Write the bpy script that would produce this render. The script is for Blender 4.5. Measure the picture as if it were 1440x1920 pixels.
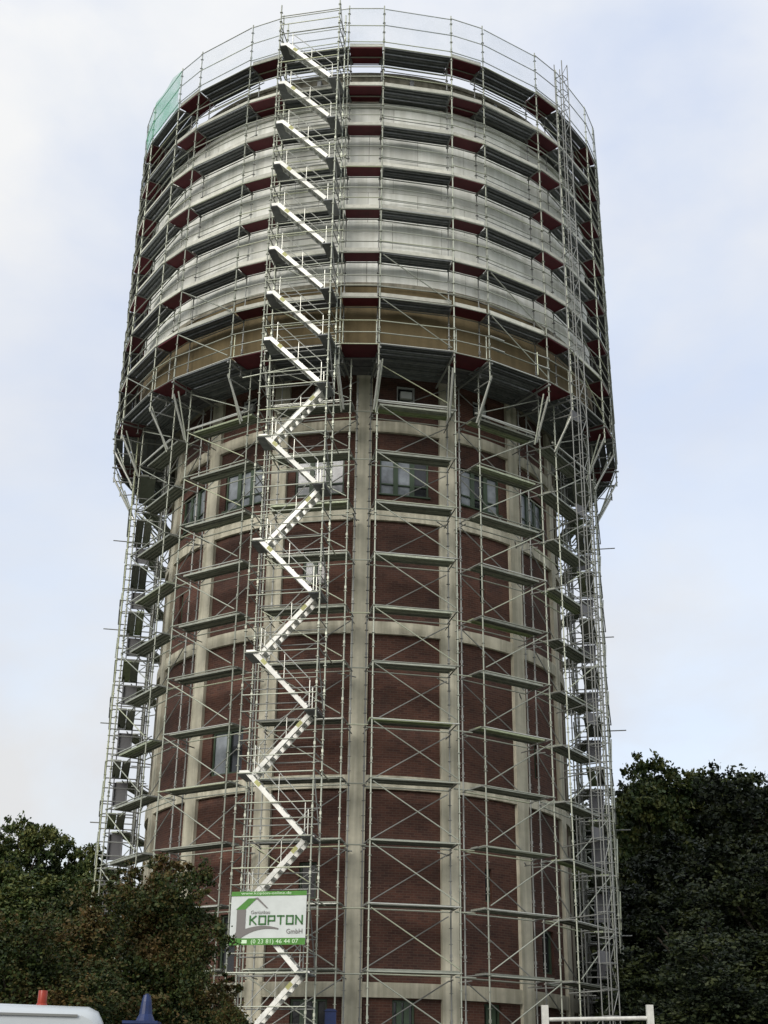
import bpy, bmesh, math, random
import numpy as np
from mathutils import Vector, Matrix
R_ = math.radians
sin, cos, pi = math.sin, math.cos, math.pi
for o in list(bpy.data.objects): bpy.data.objects.remove(o)
scene = bpy.context.scene
COL = scene.collection

# ------------------------------------------------------------------ camera
PITCH, ROLL, YAW, DIST, EYE = 0.42096, 0.01373, 0.01594, 53.54, 1.6
cd = bpy.data.cameras.new('camera'); cam = bpy.data.objects.new('camera', cd); COL.objects.link(cam)
fw = Vector((sin(YAW)*cos(PITCH), cos(YAW)*cos(PITCH), sin(PITCH)))
rt = Vector((cos(YAW), -sin(YAW), 0)); up = rt.cross(fw)
r2 = rt*cos(ROLL)+up*sin(ROLL); u2 = -rt*sin(ROLL)+up*cos(ROLL)
cam.matrix_world = Matrix(((r2.x,u2.x,-fw.x,0),(r2.y,u2.y,-fw.y,-DIST),(r2.z,u2.z,-fw.z,EYE),(0,0,0,1)))
cd.sensor_fit = 'VERTICAL'; cd.sensor_height = 24; cd.lens = 24*2500/1920
cd.clip_end = 3000; cd.clip_start = 0.1
scene.camera = cam
scene.render.resolution_x, scene.render.resolution_y = 768, 1024

# ------------------------------------------------------------------ sky, sun, exposure
SUN_EL, SUN_AZ = R_(30), R_(212)       # azimuth clockwise from +Y
w = bpy.data.worlds.new('World'); scene.world = w; w.use_nodes = True
nt = w.node_tree; nt.nodes.clear(); L = nt.links
def N(t, tp, **kw):
    n = t.nodes.new(tp)
    for k, v in kw.items(): setattr(n, k, v)
    return n
out = N(nt,'ShaderNodeOutputWorld'); bg = N(nt,'ShaderNodeBackground'); bg.inputs[1].default_value = 0.1
sky = N(nt,'ShaderNodeTexSky', sky_type='NISHITA', sun_disc=False, sun_elevation=SUN_EL, sun_rotation=SUN_AZ)
sky.air_density = 1.0; sky.dust_density = 2.0; sky.ozone_density = 1.5
tc = N(nt,'ShaderNodeTexCoord')
mp = N(nt,'ShaderNodeMapping'); mp.inputs['Scale'].default_value = (1.0,1.0,1.7); mp.inputs['Location'].default_value = (0.35,0.2,0.1)
L.new(tc.outputs['Generated'], mp.inputs['Vector'])
n1 = N(nt,'ShaderNodeTexNoise'); n1.inputs['Scale'].default_value = 3.2; n1.inputs['Detail'].default_value = 7; n1.inputs['Roughness'].default_value = .55
n1.inputs['Distortion'].default_value = .4
L.new(mp.outputs[0], n1.inputs['Vector'])
cr = N(nt,'ShaderNodeValToRGB'); cr.color_ramp.elements[0].position = .40; cr.color_ramp.elements[1].position = .60
cr.color_ramp.elements[0].color = (.80,.80,.80,1); cr.color_ramp.elements[1].color = (1,1,1,1)
L.new(n1.outputs[0], cr.inputs[0])
n2 = N(nt,'ShaderNodeTexNoise'); n2.inputs['Scale'].default_value = 3.4; n2.inputs['Detail'].default_value = 8
L.new(mp.outputs[0], n2.inputs['Vector'])
cc = N(nt,'ShaderNodeValToRGB'); cc.color_ramp.elements[0].position = .36; cc.color_ramp.elements[1].position = .60
cc.color_ramp.elements[0].color = (5.2,5.75,7.0,1); cc.color_ramp.elements[1].color = (7.15,7.2,7.25,1)
L.new(n2.outputs[0], cc.inputs[0])
# the overcast deck thins with height and greys out in the murk towards the horizon, all the way round
sx = N(nt,'ShaderNodeSeparateXYZ'); L.new(tc.outputs['Generated'], sx.inputs[0])
hz = N(nt,'ShaderNodeMapRange'); hz.inputs[1].default_value = .08; hz.inputs[2].default_value = .75
hz.inputs[3].default_value = 1.0; hz.inputs[4].default_value = 0.0
L.new(sx.outputs['Z'], hz.inputs[0])
mxh = N(nt,'ShaderNodeMix', data_type='RGBA'); mxh.inputs['B'].default_value = (5.55,5.62,5.72,1)
L.new(hz.outputs[0], mxh.inputs['Factor']); L.new(cc.outputs[0], mxh.inputs['A'])
fmx = N(nt,'ShaderNodeMath', operation='MAXIMUM'); L.new(cr.outputs[0], fmx.inputs[0]); L.new(hz.outputs[0], fmx.inputs[1])
skb = N(nt,'ShaderNodeMix', data_type='RGBA', blend_type='MULTIPLY'); skb.inputs['Factor'].default_value = 1; skb.inputs['B'].default_value = (2.9,2.75,2.6,1)
L.new(sky.outputs[0], skb.inputs['A'])
mx = N(nt,'ShaderNodeMix', data_type='RGBA')
L.new(fmx.outputs[0], mx.inputs['Factor']); L.new(skb.outputs['Result'], mx.inputs['A']); L.new(mxh.outputs['Result'], mx.inputs['B'])
L.new(mx.outputs['Result'], bg.inputs[0]); L.new(bg.outputs[0], out.inputs[0])

sd = bpy.data.lights.new('sun','SUN'); sd.energy = 1.5; sd.angle = R_(30); sd.color = (1,.96,.9)
so = bpy.data.objects.new('sun', sd); COL.objects.link(so)
sv = Vector((sin(SUN_AZ)*cos(SUN_EL), cos(SUN_AZ)*cos(SUN_EL), sin(SUN_EL)))
so.rotation_euler = sv.to_track_quat('Z','Y').to_euler(); so.location = sv*100
vs = scene.view_settings; vs.view_transform = 'Standard'; vs.look = 'None'; vs.exposure = 0.42; vs.gamma = 1

# ------------------------------------------------------------------ materials
def mat(name, col, rough=.7, metal=0., var=0., nscale=3., bump=0., col2=None, spec=.4, objvar=0., streak=0., tint=None):
    m = bpy.data.materials.new(name); m.use_nodes = True; t = m.node_tree
    b = t.nodes['Principled BSDF']; b.inputs['Roughness'].default_value = rough; b.inputs['Metallic'].default_value = metal
    b.inputs['Specular IOR Level'].default_value = spec
    b.inputs['Base Color'].default_value = (*col,1)
    g = N(t,'ShaderNodeNewGeometry'); cur = None
    if var or col2:
        n = N(t,'ShaderNodeTexNoise'); n.inputs['Scale'].default_value = nscale; n.inputs['Detail'].default_value = 6; n.inputs['Roughness'].default_value = .65
        t.links.new(g.outputs['Position'], n.inputs['Vector'])
        r = N(t,'ShaderNodeValToRGB'); r.color_ramp.elements[0].position = .3; r.color_ramp.elements[1].position = .7
        c2 = col2 or tuple(c*(1-var) for c in col)
        r.color_ramp.elements[0].color = (*c2,1); r.color_ramp.elements[1].color = (*[c*(1+var*.3) for c in col],1)
        t.links.new(n.outputs[0], r.inputs[0]); cur = r.outputs[0]
        if bump:
            bp = N(t,'ShaderNodeBump'); bp.inputs['Strength'].default_value = bump; bp.inputs['Distance'].default_value = .02
            t.links.new(n.outputs[0], bp.inputs['Height']); t.links.new(bp.outputs[0], b.inputs['Normal'])
    if streak:
        mp = N(t,'ShaderNodeMapping'); mp.inputs['Scale'].default_value = (2.6,2.6,.12)
        t.links.new(g.outputs['Position'], mp.inputs['Vector'])
        n = N(t,'ShaderNodeTexNoise'); n.inputs['Scale'].default_value = 1.6; n.inputs['Detail'].default_value = 5
        t.links.new(mp.outputs[0], n.inputs['Vector'])
        r = N(t,'ShaderNodeValToRGB'); r.color_ramp.elements[0].position = .38; r.color_ramp.elements[1].position = .62
        s = 1-streak; r.color_ramp.elements[0].color = (s,s,s*.97,1); r.color_ramp.elements[1].color = (1,1,1,1)
        t.links.new(n.outputs[0], r.inputs[0])
        q = N(t,'ShaderNodeMix', data_type='RGBA', blend_type='MULTIPLY'); q.inputs['Factor'].default_value = 1
        if cur: t.links.new(cur, q.inputs['A'])
        else: q.inputs['A'].default_value = (*col,1)
        t.links.new(r.outputs[0], q.inputs['B']); cur = q.outputs['Result']
    if objvar:
        oi = N(t,'ShaderNodeObjectInfo')
        r = N(t,'ShaderNodeValToRGB'); r.color_ramp.elements[0].color = (1-objvar,)*3+(1,); r.color_ramp.elements[1].color = (1+objvar*.3,)*3+(1,)
        if tint:
            e = r.color_ramp.elements.new(.86); e.color = (*tint,1); e2 = r.color_ramp.elements.new(.8); e2.color = (1,1,1,1)
        t.links.new(oi.outputs['Random'], r.inputs[0])
        q = N(t,'ShaderNodeMix', data_type='RGBA', blend_type='MULTIPLY'); q.inputs['Factor'].default_value = 1
        if cur: t.links.new(cur, q.inputs['A'])
        else: q.inputs['A'].default_value = (*col,1)
        t.links.new(r.outputs[0], q.inputs['B']); cur = q.outputs['Result']
    if cur: t.links.new(cur, b.inputs['Base Color'])
    return m

def brick_mat():
    m = bpy.data.materials.new('brick'); m.use_nodes = True; t = m.node_tree; b = t.nodes['Principled BSDF']
    b.inputs['Roughness'].default_value = .85
    uv = N(t,'ShaderNodeUVMap')
    br = N(t,'ShaderNodeTexBrick'); br.inputs['Scale'].default_value = 1
    br.inputs['Brick Width'].default_value = .25; br.inputs['Row Height'].default_value = .083; br.inputs['Mortar Size'].default_value = .008
    br.inputs['Color1'].default_value = (.090,.038,.025,1); br.inputs['Color2'].default_value = (.050,.020,.014,1); br.inputs['Mortar'].default_value = (.105,.072,.054,1)
    br.inputs['Bias'].default_value = -.1
    t.links.new(uv.outputs[0], br.inputs['Vector'])
    g = N(t,'ShaderNodeNewGeometry')
    n = N(t,'ShaderNodeTexNoise'); n.inputs['Scale'].default_value = .9; n.inputs['Detail'].default_value = 8; n.inputs['Roughness'].default_value = .7
    t.links.new(g.outputs['Position'], n.inputs['Vector'])
    r = N(t,'ShaderNodeValToRGB'); r.color_ramp.elements[0].position = .32; r.color_ramp.elements[1].position = .7
    r.color_ramp.elements[0].color = (.62,.6,.6,1); r.color_ramp.elements[1].color = (1.35,1.2,1.1,1)
    t.links.new(n.outputs[0], r.inputs[0])
    q = N(t,'ShaderNodeMix', data_type='RGBA', blend_type='MULTIPLY'); q.inputs['Factor'].default_value = 1
    t.links.new(br.outputs['Color'], q.inputs['A']); t.links.new(r.outputs[0], q.inputs['B'])
    oi = N(t,'ShaderNodeObjectInfo'); ov = N(t,'ShaderNodeMapRange'); ov.inputs[3].default_value = .78; ov.inputs[4].default_value = 1.16
    t.links.new(oi.outputs['Random'], ov.inputs[0])
    q2 = N(t,'ShaderNodeMix', data_type='RGBA', blend_type='MULTIPLY'); q2.inputs['Factor'].default_value = 1
    t.links.new(q.outputs['Result'], q2.inputs['A']); t.links.new(ov.outputs[0], q2.inputs['B'])
    t.links.new(q2.outputs['Result'], b.inputs['Base Color'])
    bp = N(t,'ShaderNodeBump'); bp.inputs['Strength'].default_value = .5; bp.inputs['Distance'].default_value = .01; bp.invert = True
    t.links.new(br.outputs['Fac'], bp.inputs['Height']); t.links.new(bp.outputs[0], b.inputs['Normal'])
    return m

def net_mat(name, col, cover):
    m = bpy.data.materials.new(name); m.use_nodes = True; t = m.node_tree; t.nodes.clear()
    o = N(t,'ShaderNodeOutputMaterial'); tr = N(t,'ShaderNodeBsdfTransparent'); d = N(t,'ShaderNodeBsdfDiffuse'); tl = N(t,'ShaderNodeBsdfTranslucent')
    d.inputs[0].default_value = (*col,1); tl.inputs[0].default_value = (*col,1)
    a = N(t,'ShaderNodeMixShader'); a.inputs[0].default_value = .5; t.links.new(d.outputs[0], a.inputs[1]); t.links.new(tl.outputs[0], a.inputs[2])
    g = N(t,'ShaderNodeNewGeometry'); n = N(t,'ShaderNodeTexNoise'); n.inputs['Scale'].default_value = 1.2; t.links.new(g.outputs['Position'], n.inputs['Vector'])
    mr = N(t,'ShaderNodeMapRange'); mr.inputs[1].default_value = .3; mr.inputs[2].default_value = .7; mr.inputs[3].default_value = cover*.6; mr.inputs[4].default_value = cover*1.3
    t.links.new(n.outputs[0], mr.inputs[0])
    x = N(t,'ShaderNodeMixShader'); t.links.new(mr.outputs[0], x.inputs[0]); t.links.new(tr.outputs[0], x.inputs[1]); t.links.new(a.outputs[0], x.inputs[2])
    t.links.new(x.outputs[0], o.inputs[0])
    return m

def leaf_mat(name, c1, c2, c3):
    m = bpy.data.materials.new(name); m.use_nodes = True; t = m.node_tree; b = t.nodes['Principled BSDF']
    b.inputs['Roughness'].default_value = .6; b.inputs['Specular IOR Level'].default_value = .25
    g = N(t,'ShaderNodeNewGeometry')
    n = N(t,'ShaderNodeTexNoise'); n.inputs['Scale'].default_value = .95; n.inputs['Detail'].default_value = 4; t.links.new(g.outputs['Position'], n.inputs['Vector'])
    ad = N(t,'ShaderNodeMath', operation='MULTIPLY_ADD'); ad.inputs[1].default_value = .30; t.links.new(g.outputs['Random Per Island'], ad.inputs[0]); t.links.new(n.outputs[0], ad.inputs[2])
    r = N(t,'ShaderNodeValToRGB'); r.color_ramp.elements[0].position = .42; r.color_ramp.elements[1].position = .84
    r.color_ramp.elements[0].color = (*c1,1); r.color_ramp.elements[1].color = (*c3,1); e = r.color_ramp.elements.new(.62); e.color = (*c2,1)
    t.links.new(ad.outputs[0], r.inputs[0]); t.links.new(r.outputs[0], b.inputs['Base Color'])
    return m

M = dict(
 brick=brick_mat(),
 cream=mat('cream_paint',(.60,.57,.445),.75,var=.24,nscale=1.6,streak=.32,bump=.15),
 white=mat('white_render',(.86,.875,.81),.8,var=.14,nscale=1.1,streak=.15,objvar=.16,bump=.1),
 tan=mat('tan_render',(.145,.110,.052),.85,var=.22,nscale=.9,streak=.2),
 conc=mat('weathered_concrete',(.34,.32,.25),.9,var=.5,nscale=1.6,bump=.4,streak=.35),
 roof=mat('roof_felt',(.05,.05,.05),.9,var=.3),
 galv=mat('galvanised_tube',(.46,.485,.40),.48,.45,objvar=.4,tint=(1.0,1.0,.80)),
 galvd=mat('dark_grey_tube',(.31,.32,.30),.55,.4,objvar=.4),  # darker grey tube, mostly for inner members, ties and the mast
 bright=mat('new_tube',(.60,.61,.55),.35,.5,objvar=.15),
 deck=mat('steel_deck',(.26,.275,.28),.6,.3,var=.35,nscale=5,objvar=.4),
 deckd=mat('steel_deck_dark',(.15,.15,.16),.7,.2,var=.35,nscale=5,objvar=.35),  # darker steel deck for the side bays and short-bay platform planks
 deckl=mat('steel_deck_pale',(.42,.445,.37),.55,.3,var=.3,nscale=5,objvar=.4,tint=(1.0,1.12,.74)),
 red=mat('red_film_plywood',(.135,.016,.026),.6,var=.35,nscale=2.5,objvar=.25),
 toe=mat('toe_board_wood',(.66,.66,.57),.8,var=.25,nscale=4,objvar=.3),
 alu=mat('aluminium',(.76,.765,.71),.5,.3,var=.22,nscale=6,objvar=.25),
 aluy=mat('yellow_sticker',(.42,.42,.16),.5),
 gfrm=mat('green_window_frame',(.055,.085,.05),.5,var=.2),
 wfrm=mat('white_window_frame',(.5,.52,.5),.5),
 pane=mat('window_pane',(.27,.30,.325),.3,0,var=.7,nscale=1.4,spec=.9),
 dark=mat('dark_glass',(.018,.02,.022),.15,spec=.6),
 black=mat('black_rubber',(.02,.02,.02),.7),
 van=mat('white_van_paint',(.52,.56,.575),.25,spec=.5,var=.05),
 orange=mat('orange_lens',(.30,.034,.015),.35,var=.2,nscale=20),
 blue=mat('blue_paint',(.007,.022,.095),.4,var=.3,nscale=6),
 wpaint=mat('white_gate_paint',(.62,.62,.56),.5,var=.3,nscale=6),
 grey=mat('grey_sheet',(.17,.17,.175),.6,.2,objvar=.2),
 bwhite=mat('banner_white',(.60,.64,.61),.6,var=.12,nscale=2.5),
 bgreen=mat('banner_green',(.07,.24,.03),.6,var=.2,nscale=5),
 bdgreen=mat('banner_dark_green',(.035,.14,.03),.6),
 bgrey=mat('banner_grey',(.17,.16,.15),.6),
 bpale=mat('banner_pale_print',(.62,.80,.56),.6),
 net=net_mat('clear_netting',(.72,.81,.88),.12),
 gnet=net_mat('green_netting',(.08,.48,.26),.45),
 bark=mat('bark',(.05,.04,.03),.9,var=.4,nscale=6,bump=.5),
 leaf_green=leaf_mat('leaf_green',(.016,.030,.009),(.045,.072,.018),(.125,.130,.034)),
 leaf_dark=leaf_mat('leaf_dark',(.004,.008,.004),(.012,.020,.007),(.036,.045,.012)),
 leaf_rust=leaf_mat('leaf_rust',(.010,.019,.005),(.036,.056,.012),(.092,.058,.017)),
 asphalt=mat('asphalt',(.12,.115,.105),.9,var=.3,nscale=2,bump=.3),
 grass=mat('grass_ground',(.035,.05,.02),.95,var=.4,nscale=.4),
)

# ------------------------------------------------------------------ helpers
def tag(o, label=None, cat=None, group=None, kind=None):
    if label: o['label'] = label
    if cat: o['category'] = cat
    if group: o['group'] = group
    if kind: o['kind'] = kind
    return o
def empty(name, loc=(0,0,0), rz=0):
    o = bpy.data.objects.new(name, None); COL.objects.link(o); o.location = loc; o.rotation_euler = (0,0,rz); o.empty_display_size = .3
    return o
def mesh_obj(name, verts, faces, m, parent=None, smooth=False, uv=None):
    me = bpy.data.meshes.new(name); me.from_pydata(verts, [], faces); me.materials.append(m)
    if smooth: me.polygons.foreach_set('use_smooth', [True]*len(me.polygons))
    if uv is not None:
        ul = me.uv_layers.new(name='UVMap'); flat = []
        for p in me.polygons:
            for vi in p.vertices: flat += uv[vi]
        ul.data.foreach_set('uv', flat)
    me.update()
    o = bpy.data.objects.new(name, me); COL.objects.link(o); o.parent = parent
    return o
_unit = {}
def unit_tube(m, n=8):
    k = ('t', m, n)
    if k not in _unit:
        v = [(cos(2*pi*i/n), sin(2*pi*i/n), z) for z in (0,1) for i in range(n)]
        f = [(i,(i+1)%n,n+(i+1)%n,n+i) for i in range(n)] + [tuple(range(n))[::-1], tuple(range(n,2*n))]
        me = bpy.data.meshes.new('tube'); me.from_pydata(v,[],f); me.materials.append(M[m])
        me.polygons.foreach_set('use_smooth', [True]*n+[False]*2); _unit[k] = me
    return _unit[k]
def unit_box(m):
    k = ('b', m)
    if k not in _unit:
        v = [(x,y,z) for x in (-.5,.5) for y in (-.5,.5) for z in (-.5,.5)]
        f = [(0,1,3,2),(4,6,7,5),(0,4,5,1),(2,3,7,6),(0,2,6,4),(1,5,7,3)]
        me = bpy.data.meshes.new('box'); me.from_pydata(v,[],f); me.materials.append(M[m]); _unit[k] = me
    return _unit[k]
def link(name, me, mb, parent):
    o = bpy.data.objects.new(name, me); COL.objects.link(o); o.parent = parent; o.matrix_basis = mb; return o
def tube(name, parent, a, b, r, m, n=8):
    a, b = Vector(a), Vector(b); d = b-a
    q = d.to_track_quat('Z','Y').to_matrix().to_4x4()
    return link(name, unit_tube(m,n), Matrix.Translation(a) @ q @ Matrix.Diagonal((r,r,d.length,1)), parent)
def box(name, parent, c, s, m, rz=0, ry=0):
    return link(name, unit_box(m), Matrix.Translation(c) @ Matrix.Rotation(rz,4,'Z') @ Matrix.Rotation(ry,4,'Y') @ Matrix.Diagonal((*s,1)), parent)
class MB:
    def __init__(s): s.v, s.f = [], []
    def add(s, v, f): k = len(s.v); s.v += [tuple(p) for p in v]; s.f += [tuple(i+k for i in q) for q in f]
    def box(s, c, d, mt=None):
        v = [Vector((c[0]+d[0]*x, c[1]+d[1]*y, c[2]+d[2]*z)) for x in (-.5,.5) for y in (-.5,.5) for z in (-.5,.5)]
        if mt: v = [mt @ p for p in v]
        s.add(v, [(0,1,3,2),(4,6,7,5),(0,4,5,1),(2,3,7,6),(0,2,6,4),(1,5,7,3)])
    def tube(s, a, b, ra, rb=None, n=7):
        rb = ra if rb is None else rb; a, b = Vector(a), Vector(b); q = (b-a).to_track_quat('Z','Y').to_matrix(); v = []
        for c, r in ((a,ra),(b,rb)): v += [c+q@Vector((r*cos(2*pi*i/n), r*sin(2*pi*i/n), 0)) for i in range(n)]
        s.add(v, [(i,(i+1)%n,n+(i+1)%n,n+i) for i in range(n)]+[tuple(range(n))[::-1], tuple(range(n,2*n))])
    def prism(s, pts, axis_lo, axis_hi, fn):
        n = len(pts); v = [fn(p, axis_lo) for p in pts]+[fn(p, axis_hi) for p in pts]
        s.add(v, [tuple(range(n))[::-1], tuple(range(n,2*n))]+[(i,(i+1)%n,n+(i+1)%n,n+i) for i in range(n)])
    def mesh(s, name, m):
        me = bpy.data.meshes.new(name); me.from_pydata(s.v,[],s.f); me.materials.append(M[m] if isinstance(m,str) else m); me.update(); return me
    def build(s, name, m, parent=None): 
        o = bpy.data.objects.new(name, s.mesh(name,m)); COL.objects.link(o); o.parent = parent; return o
def kids(o, idx): return idx.get(o.name, [])
def copy_tree(root):
    c = root.copy(); COL.objects.link(c)
    for ch in list(root.children):
        d = ch.copy(); COL.objects.link(d); d.parent = c
        for g in list(ch.children):
            e = g.copy(); COL.objects.link(e); e.parent = d
    return c

A0 = -0.63                       # bearing of the middle pilaster, degrees
def pol(a, r, z): t = R_(a+A0); return (r*sin(t), -r*cos(t), z)
SEC = 22.5
# ------------------------------------------------------------------ ground
g = 1500
tag(mesh_obj('ground', [(-g,-g,0),(g,-g,0),(g,g,0),(-g,g,0)], [(0,1,2,3)], M['grass']), kind='structure')
tag(mesh_obj('yard', [(-30,-75,.004),(30,-75,.004),(30,16,.004),(-30,16,.004)], [(0,1,2,3)], M['asphalt']), kind='structure')

# ------------------------------------------------------------------ the water tower
tower = tag(empty('water_tower'), 'round brick water tower with cream pilasters, ring bands and an overhanging pale tank drum', 'water tower')
RS, RB = 8.40, 8.26
RINGS = [5.08, 11.76, 17.31, 21.74, 25.42]; TOP = 27.75; HB = .23; PW = 2.15
def arc(name, r0, a0, a1, z0, z1, m, nseg, parent, depth=0, uv=False, smooth=False):
    """curved slab: outer face at r0, with ends/top/bottom going in by depth"""
    v, f, u = [], [], []
    for i in range(nseg+1):
        a = a0+(a1-a0)*i/nseg
        for z in (z0, z1): v.append(pol(a,r0,z)); u.append((R_(a)*r0, z))
    for i in range(nseg): f.append((2*i,2*i+2,2*i+3,2*i+1))
    if depth:
        k = len(v)
        for i in range(nseg+1):
            a = a0+(a1-a0)*i/nseg
            for z in (z0,z1): v.append(pol(a,r0-depth,z)); u.append((R_(a)*r0,z))
        for i in range(nseg):
            f.append((2*i+1,2*i+3,k+2*i+3,k+2*i+1)); f.append((2*i+2,2*i,k+2*i,k+2*i+2))
        if abs(a1-a0) < 359.9:
            f.append((0,1,k+1,k)); e = 2*nseg; f.append((e+1,e,k+e,k+e+1))
    o = mesh_obj(name, v, f, m, parent, False, u)
    for i in range(nseg): o.data.polygons[i].use_smooth = smooth
    return o
def win_open(k): return (SEC*k+11.0-6.6, SEC*k+11.0+6.6, 22.62, 24.22)
OPEN = {}
for k in range(-8,8): OPEN[(k,4)] = win_open(k); OPEN[(k,5)] = (SEC*k+8.7, SEC*k+13.8, 26.62, 27.34)
OPEN.update({(1,3):(32.5,34.3,18.85,20.0), (-3,3):(-60.2,-57.6,18.7,20.0), (-1,3):(-15.0,-9.0,19.0,20.4), (-2,2):(-39.4,-29.4,12.3,13.9),
  (2,2):(51.7,53.7,12.7,14.0), (1,1):(32.5,34.5,8.05,9.15), (2,1):(52.5,58.5,5.95,7.4), (-2,1):(-33,-28.4,5.6,7.5), (-1,1):(-13,-8.8,7.9,9.1),
  (0,0):(9.0,14.2,2.6,4.8), (1,0):(31.6,36.6,2.6,4.8), (-1,0):(-14,-5.5,2.2,4.8)})
tiers = [0]+RINGS+[TOP]
def brick_panel(k, t):
    a0, a1 = SEC*k+PW, SEC*(k+1)-PW
    z0 = 0 if t == 0 else tiers[t]+HB; z1 = tiers[t+1]-HB if t < 5 else TOP
    op = OPEN.get((k,t)); A = [a0+(a1-a0)*i/8 for i in range(9)]; Z = [z0,z1]
    if op: A = sorted([a for a in A if min(abs(a-op[0]),abs(a-op[1])) > .4]+[op[0],op[1]]); Z = [z0,op[2],op[3],z1]
    v, u, f = [], [], []; nz = len(Z)
    for a in A:
        for z in Z: v.append(pol(a,RB,z)); u.append((R_(a)*RB, z))
    for i in range(len(A)-1):
        for j in range(nz-1):
            if op and j == 1 and A[i] >= op[0]-1e-6 and A[i+1] <= op[1]+1e-6: continue
            f.append((i*nz+j,(i+1)*nz+j,(i+1)*nz+j+1,i*nz+j+1))
    if op:
        i0 = A.index(op[0]); i1 = A.index(op[1]); ring = [(i,1) for i in range(i0,i1+1)]+[(i,2) for i in range(i1,i0-1,-1)]
        b = len(v)
        for i, j in ring: v.append(pol(A[i],RB-.3,Z[j])); u.append((R_(A[i])*RB,Z[j]+.3))
        n = len(ring)
        for q in range(n):
            r = (q+1)%n; f.append((ring[q][0]*nz+ring[q][1], b+q, b+r, ring[r][0]*nz+ring[r][1]))
    mesh_obj('brick_panel', v, f, M['brick'], tower, False, u)
    return op
def window(op, style):
    a = (op[0]+op[1])/2; wdt = 2*RB*sin(R_(op[1]-op[0])/2); hgt = op[3]-op[2]; p = pol(a, RB-.16, (op[2]+op[3])/2); rz = R_(a+A0)
    fm = MB(); t = .07; n = {'triple':3,'pair':2,'slit':1,'hatch':1,'door':3}[style]
    fm.box((0,0,hgt/2-t/2),(wdt,.08,t)); fm.box((0,0,-hgt/2+t/2),(wdt,.08,t))
    edges = [-wdt/2+t/2]+[-wdt/2+wdt*i/n for i in range(1,n)]+[wdt/2-t/2]
    for e in edges: fm.box((e,0,0),(t if abs(e) > wdt/2-t else t*2.5,.082,hgt-2*t+.002))
    if style == 'triple': fm.box((0,.0,-hgt*.2),(wdt-.02,.06,.05))
    if style == 'triple': fm.box((0,-.10,-hgt/2-.02),(wdt+.1,.22,.05))
    fr = fm.build('window', 'gfrm' if style in ('triple','pair') else ('wfrm' if style == 'hatch' else 'gfrm'), tower)
    fr.matrix_basis = Matrix.Translation(p) @ Matrix.Rotation(rz,4,'Z')
    for i in range(n):
        x0 = -wdt/2+wdt*i/n+.03; x1 = -wdt/2+wdt*(i+1)/n-.03
        lit = style in ('triple','pair') 
        box('pane', fr, ((x0+x1)/2,.03+.004*i,0), (x1-x0,.012,hgt-.06), 'pane' if lit and not (style == 'pair' and i == 1) and random.random() < .88 else 'dark', rz=R_(random.uniform(-1.5,1.5)))
    if style == 'hatch': box('vent_box', fr, (0,-.12,-.08), (wdt*.62,.2,hgt*.4), 'wfrm')
random.seed(4)
for k in range(-8,8):
    for t in range(6):
        op = brick_panel(k,t)
        if op and -5 <= k <= 4:
            st = 'triple' if t == 4 else 'hatch' if t == 5 else 'door' if t == 0 else ('pair' if (k,t) in ((-1,3),(-2,2)) else 'slit')
            window(op, st)
    arc('pilaster', RS, SEC*k-PW, SEC*k+PW, 0, TOP, M['cream'], 3, tower, .2)
for z in RINGS: arc('ring_band', RS-.012, 0, 360, z-HB, z+HB, M['cream'], 128, tower, .2)
# tank drum
RD = 10.15
arc('drum_soffit', RD, 0, 360, TOP-.02, TOP+.2, M['conc'], 128, tower, 2.2)
arc('drum_base_wall', RD-.006, 0, 360, TOP+.2, 30.55, M['tan'], 160, tower, .2)
arc('drum_ledge', RD+.035, 0, 360, 30.55, 30.72, M['conc'], 160, tower, .3)
arc('drum_core', RD-.03, 0, 360, 30.72, 39.25, M['conc'], 160, tower, .2)
ZW = [30.72,32.1,33.55,35.0,36.4,37.85,39.25]
for i in range(6):
    for k in range(32):
        a = 11.25*k+(5.6 if i%2 else 0)
        arc('wall_panel', RD+random.uniform(-.004,.004), a+.045, a+11.25-.045, ZW[i]+.008, ZW[i+1]-.008, M['white'], 5, tower, .026)
arc('drum_cornice', RD+.10, 0, 360, 39.25, 39.42, M['white'], 160, tower, .6)
arc('parapet', RD-.35, 0, 360, 39.42, 41.22, M['conc'], 160, tower, .3)
arc('parapet_coping', RD-.28, 0, 360, 41.22, 41.40, M['conc'], 160, tower, .5)
v = [(0,0,41.9)]+[pol(360*i/48,RD-.6,41.2) for i in range(48)]
mesh_obj('roof', v, [(0,1+i,1+(i+1)%48) for i in range(48)], M['roof'], tower)
for k in range(-5,5):
    for da in (3.5, 14.5): 
        p = pol(SEC*k+da, RD-.345, 40.55); box('drain_hole', tower, p, (.22,.03,.16), 'black', rz=R_(SEC*k+da+A0))
    p = pol(SEC*k+10, RD-.25, 40.3); box('scupper_bracket', tower, p, (.16,.2,1.5), 'deck', rz=R_(SEC*k+10+A0))

# ------------------------------------------------------------------ scaffold pieces
def standard_mesh(z0, z1, m, r=.027):
    b = MB(); b.tube((0,0,z0),(0,0,z1),r,n=7); z = math.ceil(z0*2)/2
    while z < z1-.1:
        b.box((0,0,z),(.105,.105,.014))
        if abs(z/2-round(z/2)) < .01: b.box((0,0,z+.14),(.066,.066,.10))
        z += .5
    return b.mesh('standard', m)
def plank_mesh(ln, wd, m):
    b = MB(); b.box((0,0,0),(ln,wd,.012))
    for s in (-1,1): b.box((0,s*(wd/2-.014),-.036),(ln,.028,.06))
    b.box((0,0,-.022),(ln,.05,.03)); 
    for s in (-1,1): b.box((s*(ln/2-.03),0,-.034),(.05,wd-.06,.054))
    return b.mesh('plank', m)
TR = .0242
LV = [1.5+2*i for i in range(13)]          # 1.5 .. 25.5
OUT_L, IN_L, HW = 10.04, 8.80, 1.49
dI = OUT_L-IN_L
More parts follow.
